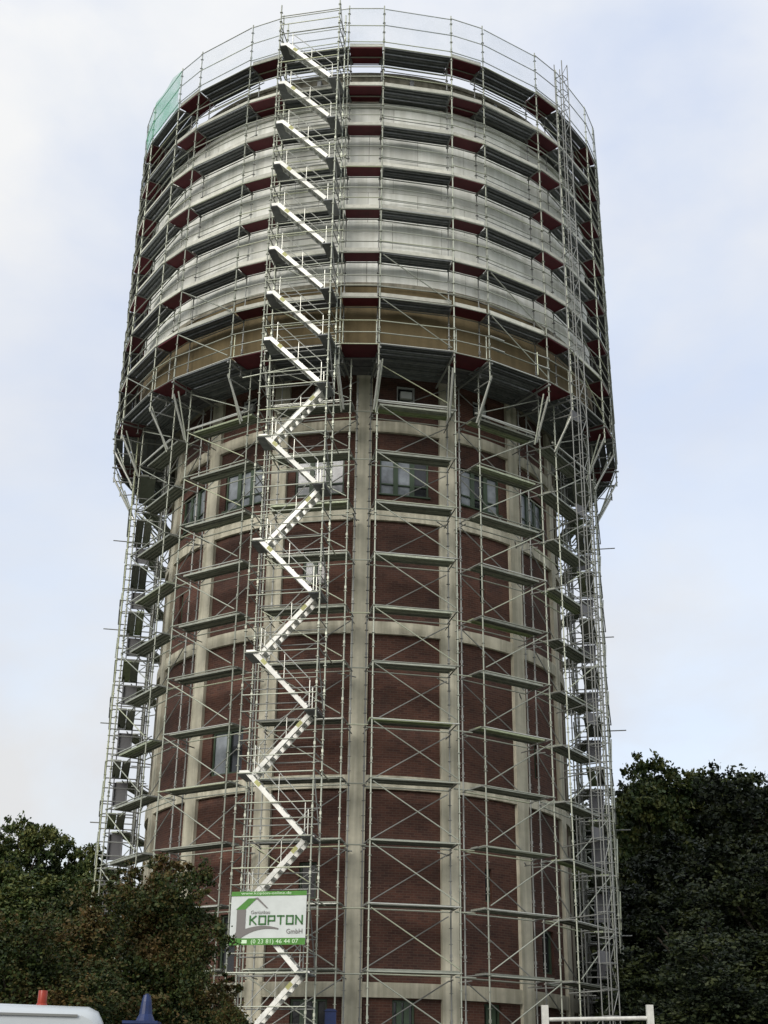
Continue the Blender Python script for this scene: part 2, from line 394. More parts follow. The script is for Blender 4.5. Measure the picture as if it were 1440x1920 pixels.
ST_O = standard_mesh(0,27.3,'galv'); ST_I = standard_mesh(0,27.2,'galvd')
PL_L = plank_mesh(2*HW-.10,.31,'deckl')
def place(o, a, perp): t = R_(a+A0); o.location = (perp*sin(t), -perp*cos(t), 0); o.rotation_euler = (0,0,t)
def lower_bay(flip):
    r = empty('shaft_scaffold_bay')
    for x in (-HW,HW):
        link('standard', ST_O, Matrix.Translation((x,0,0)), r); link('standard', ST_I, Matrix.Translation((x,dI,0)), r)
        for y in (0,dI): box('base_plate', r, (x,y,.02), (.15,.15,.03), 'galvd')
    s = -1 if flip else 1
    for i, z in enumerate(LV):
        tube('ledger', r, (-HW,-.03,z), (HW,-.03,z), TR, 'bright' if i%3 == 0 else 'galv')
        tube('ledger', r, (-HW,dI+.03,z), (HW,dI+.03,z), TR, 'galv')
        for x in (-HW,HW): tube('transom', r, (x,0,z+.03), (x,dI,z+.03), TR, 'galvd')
        for j in range(2): link('plank', PL_L, Matrix.Translation((random.uniform(-.03,.03), .42+.325*j+random.uniform(-.01,.01), z+.085)), r)
        nz = z+2 if i < 12 else 27.2
        tube('brace', r, (-s*HW*.96,-.06,nz-.12), (s*HW*.96,-.06,z+.12), .021, 'galv')
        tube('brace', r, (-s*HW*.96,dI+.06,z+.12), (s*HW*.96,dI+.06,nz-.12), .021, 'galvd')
        if i%2 == 0:
            for x in (-HW,HW): tube('wall_tie', r, (x*.985,dI-.3,z-.12), (x*.985,dI+.40,z-.12), .022, 'galvd')
        if i%3 == 1: tube('wall_tie', r, (HW*.7,dI-.1,z-.1), (HW*1.05,dI+.42,z-.1), .022, 'galvd')
        # tie tube to the next bay along
        c, t = cos(R_(SEC)), sin(R_(SEC)); yy = dI*.55
        P = Vector((OUT_L-yy, HW)); e = OUT_L-yy     # bay-to-bay: rotate the neighbour's left end by one sector
        nx = -HW*c+e*t; ny = OUT_L-(e*c+HW*t)
        tube('tie_tube', r, (HW,yy,z-.05), (nx,ny,z-.05), TR, 'galv')
    return r
random.seed(11)
protoA, protoB = lower_bay(False), lower_bay(True)
LB_LABEL = {
 0:'galvanised scaffold column with crossed braces, first to the right of the stair tower',
 -1:'scaffold column of tubes standing behind the zigzag stair tower',
 -2:'scaffold column with slanting braces just left of the stair tower',
 -3:'scaffold column on the left curve of the shaft, second from the stair tower',
 -4:'narrow scaffold column with grey stair flights at the left edge of the shaft',
 -5:'rearmost scaffold column against the sky at the far left of the shaft',
 1:'scaffold column on the right curve, second to the right of the stair tower',
 2:'scaffold column on the right curve, third to the right of the stair tower',
 3:'dense scaffold column with grey stair flights at the right edge of the shaft',
 4:'rearmost scaffold column against the trees at the far right of the shaft'}
lower = {}
for k in range(-5,5):
    o = protoA if k == -1 else protoB if k == 1 else copy_tree(protoA if k < 1 else protoB)
    lower[k] = o; place(o, SEC*k+11.25, OUT_L)
    tag(o, LB_LABEL[k], 'scaffold', 'scaffold columns around the brick shaft')
rj = random.Random(77)
def unsettle(o):
    for c in list(o.children):
        n = c.name.split('.')[0]
        lo = Matrix.Translation(c.matrix_basis.translation); li = lo.inverted()
        if n == 'plank': c.matrix_basis = Matrix.Translation((rj.uniform(-.07,.07),rj.uniform(-.012,.012),rj.uniform(-.004,.012))) @ lo @ Matrix.Rotation(rj.uniform(-.006,.006),4,'Z') @ li @ c.matrix_basis
        elif n in ('guardrail','ledger','inner_rail'): c.matrix_basis = Matrix.Translation((rj.uniform(-.05,.05),rj.uniform(-.015,.005),rj.uniform(-.03,.02))) @ lo @ Matrix.Rotation(rj.uniform(-.008,.008),4,'Y') @ li @ c.matrix_basis
        elif n == 'toe_board': c.matrix_basis = Matrix.Translation((rj.uniform(-.05,.05),rj.uniform(-.01,.01),rj.uniform(-.02,.02))) @ lo @ Matrix.Rotation(rj.uniform(-.008,.008),4,'Y') @ li @ c.matrix_basis
        elif n == 'brace' and rj.random() < .07: bpy.data.objects.remove(c)
for o in lower.values(): unsettle(o)
# inner access flights in the two side bays, rising away from the camera
def flight_mesh(run, rise, width, m, closed=False):
    b = MB(); d = Vector((run,0,rise)); Lh = d.length; ang = math.atan2(rise,run)
    mt = Matrix.Rotation(-ang,4,'Y')
    for s in (-1,1): b.box((Lh/2,s*width/2,0),(Lh,.045,.145),mt)
    if closed: b.box((Lh*.52,0,-.05),(Lh*.60,width-.05,.02),mt)
    return b.mesh('stair_flight', m)
FL_S = flight_mesh(2.3,2.0,.52,'grey',True); TREAD_S = None
for k, s in ((-4,-1),(3,1)):
    for z in LV[:-2]:
        f = link('stair_flight', FL_S, Matrix.Translation((-1.1*s,dI*.5,z+.1)) @ (Matrix.Identity(4) if s > 0 else Matrix.Rotation(pi,4,'Z')), lower[k])
    for z in LV[1:-1:2]:
        tube('ledger', lower[k], (-HW*1.02,-.08,z+.5), (HW*1.02,-.08,z+.5), TR, 'galvd')
        tube('outrigger', lower[k], (s*HW,dI,z+.25), (s*HW,-.35-.35*random.random(),z+.25), TR, 'galvd')
    for z in LV[:-1]:
        for h in (.5,1.0):
            for x in (-HW,HW): tube('end_rail', lower[k], (x,0,z+h), (x,dI,z+h), TR, 'galvd')

# ---- upper scaffold round the drum
UV = [27.43+2.033*i for i in range(8)]          # deck levels
HA, RU = 7.45, 11.05
OUT_U = RU*cos(R_(HA)); HWU = RU*sin(R_(HA)); ACU = 10.2
ST_U = standard_mesh(26.55,43.95,'galv'); ST_UI = standard_mesh(27.0,42.0,'galvd',.024)
PL_U = plank_mesh(2*HWU-.06,.29,'deck'); PL_W = plank_mesh(2*HWU-.06,.255,'deckd')
DI_U = .62
def upper_bay(sidebay=False):
    r = empty('drum_scaffold_bay')
    for x in (-HWU,HWU):
        link('standard', ST_U, Matrix.Translation((x,0,0)), r)
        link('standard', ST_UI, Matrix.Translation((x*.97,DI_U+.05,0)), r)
        tube('strut', r, (x*.96,-.02,26.75), (x*1.0,OUT_U-OUT_L-.04,25.15), .045, 'bright')
        tube('strut', r, (x*.88,.12,26.9), (x*.95,OUT_U-OUT_L-.04,25.05), .03, 'galv')
        tube('bracket_beam', r, (x*.98,-.12,27.25), (x*.9,2.45,27.25), .04, 'galvd')
        tube('bracket_beam', r, (x*.98,.1,26.6), (x*.98,OUT_U-OUT_L+.1,26.6), .026, 'galvd')
    tube('bracket_ledger', r, (-HWU,.95,25.6), (HWU,.95,25.6), .04, 'bright')
    for i, z in enumerate(UV):
        tube('ledger', r, (-HWU,-.035,z), (HWU,-.035,z), TR, 'bright' if i == 0 else 'galv')
        np_ = 7 if i == 0 else (3 if i > 5 else 2)
        if sidebay and i:
            for j in range(3): link('plank', PL_W, Matrix.Translation((0,.14+.262*j,z+.05)), r)
            np_ = 0
        for j in range(np_): link('plank', PL_U, Matrix.Translation((0,.155+.335*j,z+.05)), r)
        for x in (-HWU,HWU): tube('transom', r, (x*.97,0,z-.02), (x*.97,DI_U+(.35 if i > 5 else .05),z-.02), TR, 'galvd')
        if i < 7:
            for h in (.5,1.0): tube('guardrail', r, (-HWU,-.04,z+h), (HWU,-.04,z+h), .021, 'galv')
            if sidebay: tube('guardrail', r, (-HWU,-.04,z+.22), (HWU,-.04,z+.22), .021, 'galvd')
            elif i: box('toe_board', r, (0,.03,z+.155), (2*HWU-.1,.03,.16), 'toe')
            if i > 0: tube('inner_ledger', r, (-HWU*.97,DI_U+.08,z-.02), (HWU*.97,DI_U+.08,z-.02), .022, 'galvd')
            if i in (1,2,3,4,5): tube('inner_rail', r, (-HWU*.97,DI_U+.09,z+1.0), (HWU*.97,DI_U+.09,z+1.0), .017, 'galvd')
        else:
            for h in (.27,1.19,2.1): tube('guardrail', r, (-HWU,-.04,z+h), (HWU,-.04,z+h), .021, 'galv')
            tube('inner_ledger', r, (-HWU*.97,DI_U+.35,z-.12), (HWU*.97,DI_U+.35,z-.12), .022, 'galv')
            tube('inner_ledger', r, (-HWU*.97,DI_U+.10,z-.55), (HWU*.97,DI_U+.10,z-.55), .022, 'galv')
    for z, s in ((27.45,1),(29.45,1)):
        tube('brace', r, (-s*HWU*.93,-.075,z+1.92), (s*HWU*.93,-.075,z+.12), .022, 'galv')
    box('net_panel', r, (0,-.07,42.72), (2*HWU-.05,.004,2.0), 'net')
    return r
def upper_gap(sidebay=False):
    """short bay with red boards; local origin at the middle of the outer chord"""
    r = empty('red_deck_bay'); h2 = R_(SEC/2-HA); W = RU*sin(h2); OG = RU*cos(h2)
    for i, z in enumerate(UV):
        dep = 1.0 if i == 0 else (.95 if i > 5 else .84 if sidebay else .62)
        wi = W-dep*math.tan(h2)*.9
        b = MB(); b.prism([(-W+.05,.03),(W-.05,.03),(wi-.03,dep),(-wi+.03,dep)], z+.018, z+.058, lambda p, q: (p[0],p[1],q)); b.build('red_board', 'red', r)
        tube('ledger', r, (-W,-.04,z), (W,-.04,z), TR, 'galv')
        if i == 0:
            for j in range(4):
                wj = W-(1.2+.33*j)*math.tan(h2); box('plank', r, (0,1.17+.33*j,z+.04), (2*wj-.05,.30,.05), 'deckd')
        tube('inner_ledger', r, (-wi,dep+.0,z-.03), (wi,dep+.0,z-.03), .022, 'galvd')
        for h in ((.5,1.0) if i < 7 else (.27,1.19,2.1)): tube('guardrail', r, (-W,-.045,z+h), (W,-.045,z+h), .021, 'galv')
        if sidebay: tube('guardrail', r, (-W,-.045,z+.22), (W,-.045,z+.22), .021, 'galvd')
        elif 0 < i: box('toe_board', r, (0,.03,z+.155), (2*W-.1,.03,.16), 'toe')
        if i > 5: tube('inner_rail', r, (-wi,.55,z-.02), (wi,.55,z-.02), .025, 'galv')
    for x in (-.86,.86): tube('post', r, (x*W,.05,27.5), (x*W,.05,28.5), .022, 'galv')
    box('net_panel', r, (0,-.08,42.72), (2*W-.04,.004,2.0), 'net')
    return r, OG
random.seed(5)
pu = upper_bay(); pg, OUT_G = upper_gap(); pus = upper_bay(True); pgs, OUT_G = upper_gap(True)
def side(k): 
    n = abs(k) if k < 0 else k+1
    o = ['first','second','third','fourth','fifth']
    return o[n-1]
UB_LABEL = lambda k: ('grey-planked drum scaffold bay behind the top of the stair tower' if k == -1 else
   f'grey-planked drum scaffold bay, {side(k)} bay to the right of the stair tower' if k >= 0 else
   f'grey-planked drum scaffold bay, {["","","first","second","third","fourth"][abs(k)]} bay to the left of the stair tower')
UG_LABEL = lambda k: (f'narrow drum scaffold bay with red boards, {["first","second","third","fourth","fifth"][k]} to the right of the stair tower' if k >= 0 else
   f'narrow drum scaffold bay with red boards, {["first","second","third","fourth","fifth"][-k-1]} to the left of the stair tower')
upper = {}; gaps = []
for k in range(-5,5):
    sb = k < -3 or k > 2; o = pu if k == -3 else pus if k == -5 else copy_tree(pus if sb else pu); upper[k] = o; place(o, ACU+SEC*k, OUT_U)
    tag(o, UB_LABEL(k), 'scaffold', 'scaffold bays around the tank drum')
for k in range(-5,5):
    sb = k < -3 or k > 3; o = pg if k == -3 else pgs if k == -5 else copy_tree(pgs if sb else pg); place(o, ACU+SEC*k-SEC/2, OUT_G); gaps.append(o)
    tag(o, UG_LABEL(k), 'scaffold', 'red boarded bays around the tank drum')
for o in upper.values(): unsettle(o)
for o in gaps: unsettle(o)
# a few odd tubes and the green net
tube('loose_tube', upper[1], (-HWU,-.1,28.45), (-HWU*.55,-.1,28.45), .024, 'bright'); tube('loose_tube', upper[1], (-HWU,-.1,27.95), (-HWU*.55,-.1,27.95), .024, 'bright')
tube('loose_tube', upper[1], (HWU*.5,-.1,28.4), (HWU,-.1,28.4), .024, 'bright'); tube('loose_tube', upper[1], (HWU*.5,-.1,27.95), (HWU,-.1,27.95), .024, 'bright')
tube('loose_tube', upper[1], (HWU*.58,-.1,27.5), (HWU*.58,-.1,28.5), .024, 'galv')
tube('loose_tube', upper[-1], (-2.2,-.12,26.3), (-.2,-.12,26.55), .024, 'galv')
ga, gb = ACU+SEC*-3-HA+.4, ACU+SEC*-3-HA-(SEC-2*HA)-1.5
gn = MB(); zs = [41.6,42.3,43.0,43.75]; cols = 6
vv = []; 
for i in range(cols+1):
    a = ACU+SEC*-3+HA+.3-(2*HA+3.5)*i/cols
    for z in zs: vv.append(pol(a, RU+.10+.05*sin(i*2.1+z*3), z-(.25*i/cols if z > 43 else 0)))
nz = len(zs)
gnet = mesh_obj('green_net', vv, [(i*nz+j,(i+1)*nz+j,(i+1)*nz+j+1,i*nz+j+1) for i in range(cols) for j in range(nz-1)], M['gnet'])
tag(gnet, 'green debris net tied to the top guardrail at the left shoulder of the drum', 'net')

# ------------------------------------------------------------------ stair tower
SA, SO, SHW, SD = -12.05, 12.05, 1.245, 1.04
stair = tag(empty('stair_tower'), 'tall aluminium stair tower zigzagging up the front of the scaffold', 'stair tower'); place(stair, SA, SO)
ST_S = standard_mesh(0,43.4,'galv')
for x in (-SHW,SHW):
    for y in (0,SD): link('standard', ST_S, Matrix.Translation((x,y,0)), stair)
SL = [1.3+2*i for i in range(21)]       # 1.3 .. 41.3
for i, z in enumerate(SL):
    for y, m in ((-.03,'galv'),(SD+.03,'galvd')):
        if z < 27 or y > 0: tube('ledger', stair, (-SHW,y,z-.05), (SHW,y,z-.05), TR, m)
        for h in (.5,1.0): tube('guardrail', stair, (-SHW,y,z+h), (SHW,y,z+h), .02, m)
    for x in (-SHW,SHW):
        for h in (0,.5,1.0): tube('end_rail', stair, (x,0,z+h+.03), (x,SD,z+h+.03), .02, 'galvd')
    if i%2 == 0: tube('brace', stair, (SHW,.05,z+1.9), (SHW,SD-.05,z+.1), .02, 'galvd')
    # tie back to the main scaffold
    if i%2 == 1 and z < 26: 
        for x in (-SHW,SHW): tube('tie_tube', stair, (x,SD-.2,z+.15), (x*.96,SD+1.15,z+.15), TR, 'galv')
for h in (1.45,):
    for y in (-.03,SD+.03): tube('guardrail', stair, (-SHW,y,41.3+h), (SHW,y,41.3+h), .02, 'galv')
RUN = 1.88
FL = flight_mesh(RUN,2.0,.46,'alu')
b = MB(); b.box((0,0,0),(.20,.42,.035)); b.box((.085,0,-.025),(.03,.42,.05)); TREAD = b.mesh('tread','alu')
b = MB()
for h in (.5,1.0): b.tube((.05,0,h+.1),(RUN-.1,0,2.0+h-.05),.017,n=6)
for x, z in ((.05,.05),(RUN-.1,1.95)): b.tube((x,0,z),(x,0,z+1.02),.017,n=6)
b.tube((RUN*.5,0,1.0),(RUN*.5,0,2.0),.014,n=6)
RAIL = b.mesh('handrail','bright')
LAND = MB(); LAND.box((0,0,0),(.28,.46,.045)); LAND.box((0,-.24,.02),(.29,.03,.12)); LAND = LAND.mesh('landing','alu')
b = MB(); b.box((0,0,0),(.42,.98,.04)); LANDW = b.mesh('landing','deck')
def flight(z, direction, y):
    """direction +1 rises to the right, -1 rises to the left"""
    x0 = -direction*.93
    mt = Matrix.Translation((x0,y,z)) @ (Matrix.Identity(4) if direction > 0 else Matrix.Rotation(pi,4,'Z'))
    f = link('stair_flight', FL, mt, stair)
    for q in range(9): link('tread', TREAD, Matrix.Translation((RUN*(q+.6)/9.2,0,2.0*(q+.6)/9.2+.03)), f)
    link('handrail', RAIL, Matrix.Translation((0,(.24 if direction > 0 else -.24),0)), f)
    link('sticker', unit_box('aluy'), Matrix.Translation((RUN*.80,-direction*.251*1,1.62+.0)) @ Matrix.Rotation(-math.atan2(2.0,RUN),4,'Y') @ Matrix.Diagonal((.22,.012,.13,1)), f)
    top = -direction*.93+direction*(RUN+.10)
    link('landing', LAND, Matrix.Translation((top,y,z+2.0-.03)), stair)
for i in range(20):
    z = SL[i]
    if z >= 25.2: flight(z, -1, .27)                     # parallel flights up the drum
    else: flight(z, -1 if i%2 == 0 else 1, .27 if i%2 == 0 else .78)
for i, z in enumerate(SL):
    if 3 < z < 26: link('landing', LANDW, Matrix.Translation(((1.06 if i%2 == 0 else -1.06),SD/2,z-.07)), stair)
    elif z > 26:
        link('landing', LANDW, Matrix.Translation((-1.06,SD/2,z-.07)), stair); (link('landing', LANDW, Matrix.Translation((1.06,SD/2,z-.07)), stair) if z < 40 else None)

# ------------------------------------------------------------------ hoist mast on the right
mast = tag(empty('hoist_mast'), 'slim lattice hoist mast climbing the right side from ground to the top rail', 'hoist mast')
place(mast, 45.6, 11.62)
for x in (-.2,.2):
    for y in (-.2,.2): tube('upright', mast, (x,y,0), (x,y,43.6), .022, 'galvd')
ZM = 0.4; j = 0
while ZM < 43.4:
    for y in (-.2,.2): tube('rung', mast, (-.2,y,ZM), (.2,y,ZM), .016, 'galvd')
    for x in (-.2,.2): tube('rung', mast, (x,-.2,ZM), (x,.2,ZM), .016, 'galvd')
    tube('lacing', mast, (-.2 if j%2 else .2,-.2,ZM), (.2 if j%2 else -.2,-.2,ZM+.8), .014, 'galvd')
    if j%5 == 2 and ZM < 27: box('wall_plate', mast, (.05,.22,ZM+.2), (.55,.03,.42), 'grey')
    if j%3 == 0: tube('anchor_tube', mast, (.2,.2,ZM), (.45,.9 if ZM > 27 else 2.0,ZM), .022, 'galvd')
    ZM += .8; j += 1

# ------------------------------------------------------------------ banner on the stair tower
ban = tag(empty('site_banner'), 'white and green company banner reading KOPTON GmbH hung low on the stair tower', 'banner')
place(ban, SA, SO+.075); BW, BH, BZ = 2.36, 1.56, 6.03
ban.location.z = BZ
def bpart(name, pts, m, y): 
    mb = MB(); mb.prism(pts, y, y-.004, lambda p, q: ((p[0]-.5)*BW, q, p[1]*BH)); return mb.build(name, m, ban)
mb = MB(); nseg = 10
cols_ = []
for i in range(nseg+1):
    x = (i/nseg-.5)*BW
    cols_ += [(x,.004*sin(i*1.7),0),(x,.004*sin(i*1.7+1),BH)]
mb.add(cols_, [(2*i,2*i+2,2*i+3,2*i+1) for i in range(nseg)]); mb.box((0,.02,BH/2),(BW,.02,BH-.01)); mb.build('sheet','bwhite',ban)
bpart('top_bar', [(0,.915),(1,.915),(1,1.0),(0,1.0)], 'bgreen', -.008)
bpart('bottom_bar', [(0,0),(1,0),(1,.125),(0,.125)], 'bgreen', -.008)
bpart('roof_mark', [(.07,.66),(.23,.87),(.345,.87),(.195,.66)], 'bgreen', -.010)
bpart('roof_line', [(.30,.87),(.355,.885),(.50,.68),(.475,.68),(.345,.85)], 'bgrey', -.012)
bpart('house_wall', [(.085,.24),(.205,.24),(.205,.662),(.085,.662)], 'bgrey', -.009)
sw = [(.03,.125)]+[(.085+.56*i/10, .24+.115*sin(pi*i/10*.8)) for i in range(11)]+[(.645-.50*i/8, .228+.075*sin(pi*(1-i/8)*.75)-.10*(i/8)**3) for i in range(9)]
bpart('ground_swoosh', sw, 'bgrey', -.011)
LET = {'K':[((0,0),(0,1)),((.15,.5),(.9,1)),((.3,.52),(.95,0))],'O':[((0,0),(0,1)),((1,0),(1,1)),((0,0),(1,0)),((0,1),(1,1))],
 'P':[((0,0),(0,1)),((0,1),(1,1)),((1,1),(1,.42)),((0,.42),(1,.42))],'T':[((0,1),(1,1)),((.5,0),(.5,1))],'N':[((0,0),(0,1)),((0,1),(1,0)),((1,0),(1,1))]}
x = .265
for ch in 'KOPTON':
    mb = MB(); lw, lh, th = .082*BW, .148*BH, .046
    for (p, q) in LET[ch]:
        a = Vector(((x-.5)*BW+p[0]*lw, -.016, .385*BH+p[1]*lh)); c = Vector(((x-.5)*BW+q[0]*lw, -.016, .385*BH+q[1]*lh)); d = (c-a)
        ang = math.atan2(d.z,d.x); mt = Matrix.Translation((a+c)/2) @ Matrix.Rotation(-ang,4,'Y'); mb.box((0,0,0),(d.length+th,.004,th),mt)
    mb.build('letter','bdgreen',ban); x += .121
def text(s, x, z, size, m, sx=1.0, name='lettering'):
    cu = bpy.data.curves.new(name,'FONT'); cu.body = s; cu.size = size; cu.extrude = .001; cu.resolution_u = 2
    o = bpy.data.objects.new(name, cu); COL.objects.link(o); bpy.context.view_layer.update()
    me = bpy.data.meshes.new_from_object(o.evaluated_get(bpy.context.evaluated_depsgraph_get())); bpy.data.objects.remove(o)
    me.materials.clear(); me.materials.append(M[m])
    p = link(name, me, Matrix.Translation(((x-.5)*BW,-.016,z*BH)) @ Matrix.Rotation(pi/2,4,'X') @ Matrix.Diagonal((sx,1,1,1)), ban); return p
text('Gerüstbau', .27, .575, .15, 'bgrey', .95)
text('GmbH', .745, .205, .20, 'bgrey', .95)
text('(0 23 81) 46 44 07', .285, .028, .175, 'bpale', 1.12)
text('www.kopton-online.de', .13, .942, .11, 'bpale', 1.55)
for bx in (-.5,-.17,.17,.5):
    for bz in (0,1): tube('tie', ban, (bx*BW,-.01,bz*BH), (bx*BW*1.03,.08,bz*BH+(.06 if bz else -.06)), .008, 'black')
bpart('phone_symbol', [(.165,.03),(.235,.03),(.235,.095),(.165,.095)], 'bpale', -.014)

# ------------------------------------------------------------------ trees
def crown_mesh(name, seed, lobes, nleaf, size, m, squash=.8):
    rng = np.random.default_rng(seed); tot = sum(l[3]**2 for l in lobes); V = []
    for (x,y,z,r) in lobes:
        n = int(nleaf*r*r/tot); ncl = max(12, n//45)
        d = rng.normal(size=(ncl,3)); d /= np.linalg.norm(d,axis=1)[:,None]
        rad = r*(rng.uniform(.35,1.0,ncl)**.45)*(1+.22*rng.normal(size=ncl)).clip(.5,1.65)
        c = np.array([x,y,z])+d*rad[:,None]*np.array([1,1,squash])
        k = rng.integers(0,ncl,n); cs = rng.uniform(.10,.36,ncl)*min(1,r*.55)
        p = c[k]+rng.normal(size=(n,3))*cs[k][:,None]*np.array([1,1,.75])
        V.append(p)
    P = np.concatenate(V); n = len(P)
    a = rng.normal(size=(n,3)); a /= np.linalg.norm(a,axis=1)[:,None]; bq = np.cross(a, rng.normal(size=(n,3))); bq /= np.linalg.norm(bq,axis=1)[:,None]
    s = size*np.clip(rng.lognormal(-.05,.35,n),.45,1.7)[:,None]; a = a*s; bq = bq*s*.6
    vs_ = np.empty((n,4,3)); vs_[:,0] = P-a; vs_[:,1] = P+bq; vs_[:,2] = P+a; vs_[:,3] = P-bq
    me = bpy.data.meshes.new(name); me.vertices.add(n*4); me.vertices.foreach_set('co', vs_.ravel())
    me.loops.add(n*4); me.loops.foreach_set('vertex_index', np.arange(n*4,dtype=np.int32))
    me.polygons.add(n); me.polygons.foreach_set('loop_start', np.arange(0,n*4,4,dtype=np.int32)); me.polygons.foreach_set('loop_total', np.full(n,4,dtype=np.int32))
    me.materials.append(M[m]); me.update(calc_edges=True); return me
def tree_proto(seed, H, Rr, nleaf, size, m, base=.25):
    rnd = random.Random(seed); lobes = []; limbs = MB(); top = H*.86
    limbs.tube((0,0,0),(.1,.05,H*.4),H*.022,H*.016,8); limbs.tube((.1,.05,H*.4),(-.05,0,top),H*.016,H*.005,7)
    for i in range(34):
        a = rnd.uniform(0,2*pi); q = i/33; zc = H*(base+(.93-base)*q); rr = Rr*(.78*(1-abs(q-.38)**1.5*1.15)); rd = rr*rnd.uniform(.25,1.15)
        x, y = rd*cos(a), rd*sin(a); lr = Rr*rnd.uniform(.15,.38)*(1-.35*q); zc = min(zc, H-lr*.75)
        lobes.append((x,y,zc,lr)); limbs.tube((0,0,max(H*.12,zc-H*.2)),(x*.85,y*.85,zc),H*.008,H*.002,5)
    lobes.append((0,0,H*.55,Rr*.62)); lobes.append((0,0,H*.80,Rr*.34)); lobes.append((.1*Rr,0,H*.93,Rr*.16))
    return crown_mesh('crown', seed, lobes, nleaf, size, m), limbs.mesh('trunk','bark')
PR = {'g1':tree_proto(1,14,4.6,70000,.085,'leaf_green'), 'g2':tree_proto(2,14,4.2,70000,.085,'leaf_dark'), 'g3':tree_proto(7,14,5.2,80000,.09,'leaf_dark'),
      'g4':tree_proto(9,14,4.0,65000,.085,'leaf_green'), 'r':tree_proto(5,7,2.6,110000,.038,'leaf_rust',.12), 'r2':tree_proto(15,7,2.4,90000,.038,'leaf_rust',.10)}
def ray(px, py):
    d = fw + r2*((px-720)/2500) - u2*((py-960)/2500); return d
def tree(name, kind, px, py, dist, label, group, wide=1.0, baseH=None):
    """crown top seen at pixel px,py, standing dist metres away"""
    d = ray(px,py); h = math.hypot(d.x,d.y); t = dist/h; p = Vector((0,-DIST,EYE))+d*t
    H = p.z; s = H/(7 if kind[0] == 'r' else 14)*1.03
    o = empty(name, (p.x,p.y,0), random.uniform(0,6.28)); o.scale = (s*wide,s*wide,s)
    link('crown', PR[kind][0], Matrix.Identity(4), o); link('trunk', PR[kind][1], Matrix.Identity(4), o)
    return tag(o, label, 'tree', group)
random.seed(21)
GR, GL = 'trees of the wood behind the scaffold on the right', 'trees at the left of the tower'
T = [('g1',1225,1432,78,'pale-topped broadleaf tree with sky gaps just right of the scaffold',GR,.95),
 ('g2',1180,1470,84,'dark tree half hidden behind the right scaffold columns',GR,.9),
 ('g3',1310,1478,80,'low dark tree in the dip between the two tall crowns on the right',GR,1.0),
 ('g4',1388,1456,82,'tall tree with feathery top near the right edge of the picture',GR,1.0),
 ('g3',1450,1470,76,'dark tree cut off by the right edge of the picture',GR,1.1),
 ('g2',1250,1560,66,'dark mid-height tree in front of the pale-topped one on the right',GR,1.25),
 ('g3',1350,1570,62,'broad dark tree filling the middle of the wood on the right',GR,1.35),
 ('g2',1430,1600,56,'nearer dark tree at the right edge, below the tall crowns',GR,1.3),
 ('g3',1220,1680,58,'low dark tree beside the foot of the right scaffold',GR,1.4),
 ('g2',1300,1700,52,'low dark tree in the front of the right wood',GR,1.5),
 ('g3',1400,1750,46,'lowest dark tree at the bottom right corner',GR,1.7),
 ('g3',1105,1530,88,'dark tree seen through the tubes of the right scaffold columns',GR,1.0),
 ('g2',1040,1575,92,'tree almost hidden behind the right curve of the tower',GR,1.0),
 ('g1',50,1542,66,'tall pointed green tree at the left edge of the picture',GL,.75),
 ('g4',118,1568,68,'second green treetop in from the left edge',GL,.75),
 ('g4',-20,1560,62,'green tree cut off by the left edge of the picture',GL,1.0),
 ('g4',170,1592,62,'smaller tree peeping between the left treetops and the scaffold',GL,.9),
 ('g1',90,1640,56,'dark lower tree below the left treetops',GL,1.4),
 ('r',285,1612,33,'rust-tinged tree standing in front of the left foot of the tower',GL,1.0),
 ('r2',160,1660,31,'rust and green tree left of the one in front of the tower',GL,1.2),
 ('r2',352,1765,32,'low leafy tree beside the banner at the foot of the tower',GL,.9),
 ('r2',40,1720,28,'dark bushy tree above the white van',GL,1.3)]
for kd, x, y, d, lb, gr, wd in T: tree('broadleaf_tree' if kd[0] == 'g' else 'rowan_tree', kd, x, y, d, lb, gr, wd)

# ------------------------------------------------------------------ van, pump, white frame, blue cabin
def at(px, py, dist):
    d = ray(px,py); t = dist/math.hypot(d.x,d.y); return Vector((0,-DIST,EYE))+d*t
p = at(210,1900,13.0); roofz = at(100,1881,13.0).z
van = tag(empty('parked_van', (p.x,p.y,0), R_(12.5)), 'white panel van with an orange beacon at the bottom left corner', 'van')
# side profile (x to the left is the front), rear at x = 0
Hh = roofz
prof = [(0.02,.45),(0.02,1.3),(-.03,Hh-.30),(-.06,Hh-.14),(-.11,Hh-.05),(-.20,Hh-.01),(-1.2,Hh+.0),(-3.4,Hh-.02),(-3.9,Hh-.12),(-4.5,Hh-.75),(-5.2,Hh-1.25),(-5.45,.9),(-5.45,.45)]
mb = MB(); n = len(prof); secs = [(0,.90),(.10,.975),(.22,1.0),(1.78,1.0),(1.9,.975),(2.0,.90)]
zc = 1.2
for yy, sc in secs: mb.v += [(-2.7+(x+2.7)*(1-(1-sc)*.25), yy, .45+(z-.45)*(1-(1-sc)*.45)) for x, z in prof]
for i in range(len(secs)-1):
    for j in range(n): a = i*n+j; c = i*n+(j+1)%n; mb.f.append((a,a+n,c+n,c))
mb.f.append(tuple(range(n))); mb.f.append(tuple(range((len(secs)-1)*n,len(secs)*n))[::-1])
bd = mb.build('body','van',van); bd.data.polygons.foreach_set('use_smooth',[True]*(len(bd.data.polygons)-2)+[False]*2)
for x in (-.95,-4.4):
    for y in (.12,1.88):
        wv = MB(); wv.tube((x,y-.11,.34),(x,y+.11,.34),.34,n=20); wh = wv.build('wheel','black',van)
        wv = MB(); wv.tube((x,y-.12,.34),(x,y+.12,.34),.2,n=14); wv.build('rim','galv',wh)
for y in (-.006,2.006): box('side_window', van, (-4.0,y,Hh-.75), (.8,.012,.5), 'dark')
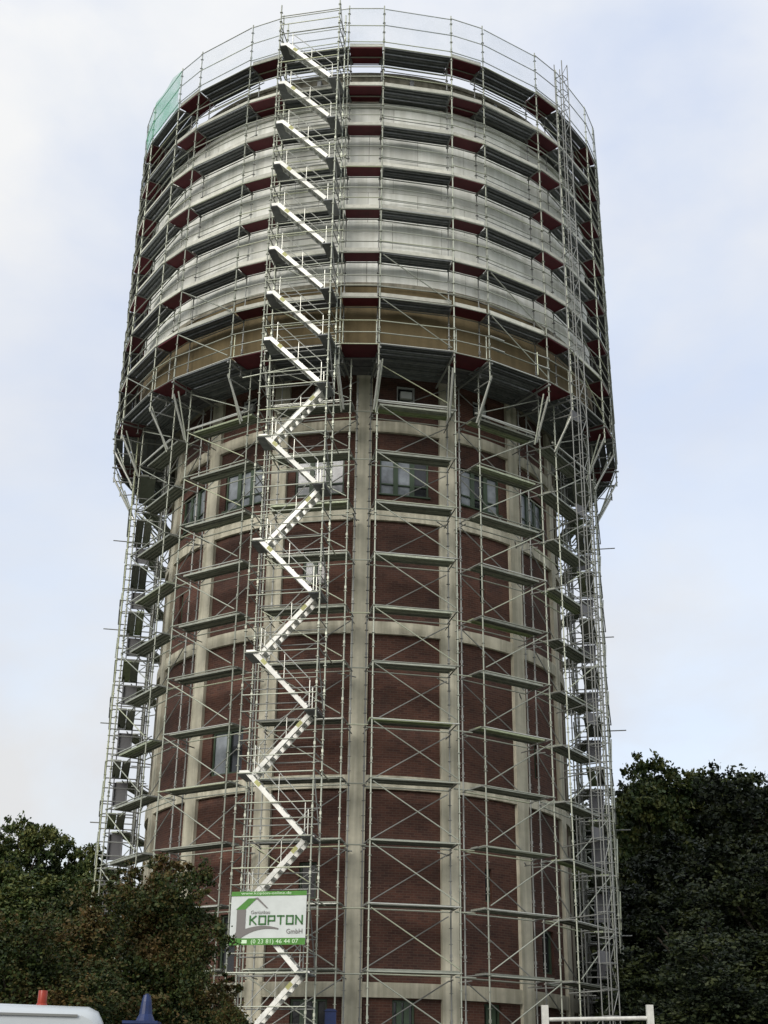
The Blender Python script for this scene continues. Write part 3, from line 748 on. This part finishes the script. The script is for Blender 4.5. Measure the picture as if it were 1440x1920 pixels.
box('roof_gutter', van, (-2.0,-.004,Hh-.10), (3.4,.03,.02), 'galvd'); box('panel_seam', van, (-1.35,-.008,1.6), (.012,.012,1.5), 'black'); box('rub_strip', van, (-2.5,-.012,.8), (4.2,.02,.12), 'black')
q = at(75,1882,13.0)-van.location; 
tube('beacon', van, (-.62,.6,Hh-.03), (-.62,.6,Hh+.145), .042, 'orange', 14); tube('beacon_base', van, (-.62,.6,Hh-.04), (-.62,.6,Hh+.03), .05, 'orange', 14)

p = at(276,1866,24); cz = p.z
pump = tag(empty('blue_pump', (p.x,p.y,0)), 'blue machine with a tapered hood in front of the trees right of the van', 'machine')
mb = MB(); pts = [(0,.06),(.10,.085),(.3,.11),(.42,.17)]
for (h0,r0),(h1,r1) in zip(pts,pts[1:]): mb.tube((0,0,cz-h1),(0,0,cz-h0),r1,r0,12)
mb.build('hood','blue',pump); tube('cap', pump, (0,0,cz-.005), (0,0,cz+.02), .035, 'blue', 10)
box('housing', pump, (-.05,0,(cz-.45)/2+.2), (.5,.42,cz-.45-.4), 'blue'); box('top_flange', pump, (-.05,0,cz-.435), (.58,.5,.045), 'blue')
for x in (-.24,.14):
    for y in (-.16,.16): tube('leg', pump, (x,y,0), (x,y,.25), .04, 'black')

a, c = at(1019,1886,25), at(1221,1883,25)
fr = tag(empty('white_steel_frame', ((a.x+c.x)/2,(a.y+c.y)/2,0)), 'white steel frame of two posts and a rail at the bottom right', 'frame')
wx = (c.x-a.x)/2
for s, top in ((-1,a.z),(1,c.z)): 
    box('post', fr, (s*wx,0,top/2), (.115,.10,top), 'wpaint'); box('foot', fr, (s*wx,0,.02), (.3,.5,.04), 'wpaint')
rz_ = at(1110,1911,25).z
for z in (rz_,rz_-.7,rz_-1.4): tube('rail', fr, (-wx,0,z-.02), (wx,0,z+.03), .035, 'wpaint')

p = at(620,1900,43.2)
cab = tag(empty('blue_toilet_cabin', (p.x,p.y,0)), 'slim blue cabin corner showing between the stair tower and the middle pilaster', 'cabin')
ch = p.z+.08
mb = MB(); mb.box((0,0,ch/2),(.34,.34,ch-.02)); 
mb.build('wall','blue',cab)
mb = MB(); mb.prism([(-.2,ch-.03),(.2,ch-.03),(.12,ch+.04),(-.12,ch+.04)], -.2,.2, lambda q, y: (q[0],y,q[1])); mb.build('roof','blue',cab)
box('door', cab, (0,-.175,ch*.5), (.26,.012,ch*.8), 'blue')
